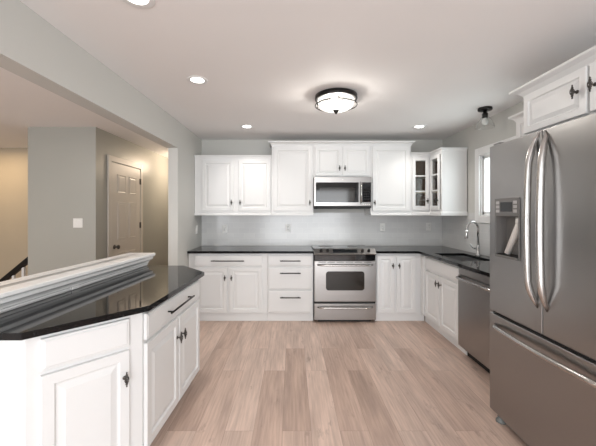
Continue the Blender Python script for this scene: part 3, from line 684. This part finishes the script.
# ------------------------------------------------------------------ ceiling lights
def recessed(x, y, label, power=2.6, group=None):
    t = thing('recessed_light', label, 'ceiling light', (x, y, ZC))
    MB().lathe([(0.052, -0.002), (0.078, -0.006), (0.082, -0.004), (0.082, 0.0), (0.052, 0.0)], 32, cap=False).build('trim_ring', M['trim'], t)
    MB().lathe([(0.0, -0.0018), (0.054, -0.0018), (0.054, -0.0003), (0, -0.0003)], 32, cap=False).build('lens', M['lens'], t)
    a = area('downlight', (x, y, ZC-0.02), (0, 0, 0), 0.11, 0.11, power, (1, 0.95, 0.89), 'DISK'); a.data.spread = math.radians(110)
    a.parent = t; a.location = (0, 0, -0.02)
    return t
recessed(-0.752, 1.565, 'round recessed ceiling light cut by the top edge of the photo')
recessed(-0.745, 2.545, 'round recessed ceiling light above the peninsula, second nearest of the left row')
recessed(-0.55, 3.93, 'round recessed ceiling light above the left wall cabinets')
recessed(1.55, 3.93, 'round recessed ceiling light above the glass door corner cabinet')

fm = thing('flush_mount_light', 'round flush mount ceiling light with black ring and glass drum', 'ceiling light', (0.392, 2.875, ZC))
MB().lathe([(0.0, 0.0), (0.172, 0.0), (0.184, -0.006), (0.188, -0.038), (0.182, -0.044), (0.168, -0.042), (0.165, -0.012), (0.0, -0.012)], 48, cap=False).build('canopy_ring', M['black'], fm)
MB().lathe([(0.165, -0.042), (0.160, -0.08), (0.145, -0.108), (0.11, -0.126), (0.05, -0.134), (0.006, -0.135), (0.006, -0.133), (0.05, -0.132), (0.108, -0.124), (0.142, -0.107), (0.157, -0.08), (0.162, -0.042)], 48, cap=False).build('glass_bowl', M['bowlglass'], fm)
rgm = MB(); N_ = 48
rgm.tube([(0.184*math.cos(2*PI*k/N_), 0.184*math.sin(2*PI*k/N_), -0.092) for k in range(N_+1)], 0.0045, 6)
for k in range(3):
    a = 2*PI*k/3+0.52; c_, s_ = math.cos(a), math.sin(a)
    rgm.tube([(0.183*c_, 0.183*s_, -0.04), (0.184*c_, 0.184*s_, -0.092)], 0.0045, 6)
rgm.build('wire_frame', M['black'], fm)
MB().lathe([(0, -0.172), (0.007, -0.166), (0.018, -0.152), (0.030, -0.138), (0.026, -0.132), (0, -0.131)], 20, cap=False).build('finial', M['black'], fm)
MB().tube([(0, 0, -0.135), (0, 0, -0.01)], 0.004, 8).build('centre_rod', M['black'], fm)
for k in range(3):
    a = 2*PI*k/3+0.2; bx, by = 0.085*math.cos(a), 0.085*math.sin(a)
    MB().tube([(bx*0.25, by*0.25, -0.045), (bx*0.7, by*0.7, -0.052)], 0.013, 10).build('socket', M['plastic'], fm)
    MB().lathe([(0, -0.028), (0.016, -0.024), (0.027, -0.008), (0.028, 0.004), (0.020, 0.020), (0.013, 0.03), (0, 0.032)], 16, Matrix.Translation((bx, by, -0.062)) @ Matrix.Rotation(PI/2, 4, Vector((-by, bx, 0)).normalized()).inverted(), cap=False).build('bulb', M['bulb'], fm)
pl = bpy.data.lights.new('flush_bulbs_light', 'POINT'); pl.energy = 28; pl.shadow_soft_size = 0.06; pl.color = (1, 0.95, 0.88)
po = bpy.data.objects.new('flush_bulbs_light', pl); C.objects.link(po); po.parent = fm; po.location = (0, 0, -0.075)

sl = thing('sink_ceiling_light', 'small black ceiling light with clear glass shade above the sink', 'ceiling light', (1.93, 3.23, ZC))
MB().lathe([(0.062, 0), (0.066, -0.004), (0.066, -0.020), (0.060, -0.026), (0.02, -0.030)], 28).build('canopy', M['black'], sl)
MB().lathe([(0.018, -0.028), (0.018, -0.05), (0.027, -0.055), (0.027, -0.095), (0.022, -0.10)], 20).build('socket', M['black'], sl)
MB().lathe([(0.028, -0.085), (0.040, -0.10), (0.065, -0.135), (0.082, -0.175), (0.086, -0.20), (0.0845, -0.20), (0.0805, -0.175), (0.0635, -0.136), (0.039, -0.102), (0.028, -0.087)], 32, cap=False).build('glass_shade', M['lampglass'], sl)
MB().lathe([(0, -0.172), (0.016, -0.168), (0.027, -0.152), (0.029, -0.138), (0.022, -0.118), (0.014, -0.10)], 16, cap=False).build('bulb', M['bulboff'], sl)

# warm hall lamp; unseen warm fills added for the stairwell / living side
hl = thing('hall_ceiling_light', 'warm frosted ceiling light in the hall beyond the left wall stub', 'ceiling light', (-1.90, 6.0, ZC))
MB().lathe([(0, 0), (0.15, 0), (0.15, -0.02), (0.14, -0.025), (0, -0.025)], 28, cap=False).build('base', M['knobmetal'], hl)
MB().lathe([(0.14, -0.026), (0.125, -0.07), (0.07, -0.10), (0, -0.11)], 28, cap=False).build('globe', emit('warm_globe', (1, 0.72, 0.42), 5), hl)
q = bpy.data.lights.new('hall_lamp', 'POINT'); q.energy = 20; q.color = (1, 0.80, 0.60); q.shadow_soft_size = 0.1
qo = bpy.data.objects.new('hall_lamp', q); C.objects.link(qo); qo.parent = hl; qo.location = (0, 0, -0.20)
area('living_room_warm_fill', (-3.9, 1.4, ZC-0.03), (0, 0, 0), 0.35, 0.35, 22, (1, 0.87, 0.68), 'DISK')
area('stairwell_warm_fill', (-4.6, 4.6, ZC-0.03), (0, 0, 0), 0.25, 0.25, 12, (1, 0.74, 0.46), 'DISK')

# ------------------------------------------------------------------ stair railing
sr = thing('stair_railing', 'dark handrail on white balusters rising beside the hall wall', 'railing', (-4.4, 4.5, 0))
ra = Vector((0, 0, 0.10)); rb = Vector((1.15, 0, 1.05))
sl_ = (rb-ra)
MB().add([(x, y, z+dz) for x, z in ((ra.x, ra.z), (rb.x, rb.z)) for y in (-0.03, 0.03) for dz in (-0.045, 0.045)], [(0,1,3,2), (4,6,7,5), (0,4,5,1), (2,3,7,6), (1,5,7,3), (0,2,6,4)]).build('handrail', M['black'], sr, bevel=0.008)
for k in range(8):
    x = 0.12+k*0.135; zt = ra.z+sl_.z*x/sl_.x-0.046
    MB().box(x-0.016, x+0.016, -0.016, 0.016, 0, zt).build('baluster', M['trim'], sr)

# ------------------------------------------------------------------ switches and outlets
def wallplate(name, label, loc, rz, w_, kinds, group=None):
    t = thing(name, label, 'outlet' if 'outlet' in name else 'switch', loc, rz, group)
    MB().rings(w_, 0.115, [(0, 0.003), (0.004, 0.0), (0.006, 0.0)], 0.006, Matrix.Translation((-w_/2, -0.006, -0.0575))).build('cover_plate', M['plastic'], t)
    n = len(kinds)
    for i, k in enumerate(kinds):
        cx = (i-(n-1)/2)*0.046
        if k == 'r': MB().rings(0.033, 0.066, [(0, 0), (0.002, -0.003), (0.004, -0.004)], 0.002, Matrix.Translation((cx-0.0165, -0.0065, -0.033))).build('rocker', M['plastic'], t)
        else:
            for dz in (-0.02, 0.02):
                f = MB().lathe([(0.015, 0), (0.015, 0.0025), (0, 0.0025)], 16, Matrix.Translation((cx, -0.006, dz)) @ Matrix.Rotation(PI/2, 4, 'X')).build('socket_face', M['plastic'], t)
                MB().box(cx-0.008, cx-0.006, -0.0092, -0.0085, dz-0.002, dz+0.006).box(cx+0.006, cx+0.008, -0.0092, -0.0085, dz-0.002, dz+0.006).build('slots', M['dark'], f)
    return t
wallplate('wall_switch', 'white double rocker switch on the grey hall wall', (-2.617, 3.9495, 1.235), 0, 0.115, 'rr')
wallplate('wall_switch', 'white switch plate on the left wall beside the backsplash', (XL+0.0005, 4.40, 1.13), PI/2, 0.072, 'r')
wallplate('wall_outlet', 'white outlet on the tile backsplash left of the range', (-0.057, YB-0.0105, 1.14), 0, 0.072, 'o')
wallplate('wall_outlet', 'white outlet on the tile backsplash near the left corner', (-0.965, YB-0.0105, 1.13), 0, 0.072, 'o')
wallplate('wall_outlet', 'white outlet on the tile backsplash just right of the range', (1.30, YB-0.0105, 1.15), 0, 0.072, 'o')
wallplate('wall_outlet', 'white outlet on the tile backsplash near the right corner', (1.96, YB-0.0105, 1.16), 0, 0.072, 'o')

# ------------------------------------------------------------------ groups of repeated things
GROUPS = {'base_cabinet': 'white base cabinets', 'wall_cabinet': 'white wall cabinets', 'peninsula_cabinet': 'white peninsula cabinets',
          'countertop': 'black granite countertops', 'recessed_light': 'round recessed ceiling lights', 'wall_outlet': 'backsplash outlets', 'wall_switch': 'white wall switches'}
for o in C.objects:
    k = o.name.split('.')[0]
    if o.parent is None and k in GROUPS: o['group'] = GROUPS[k]
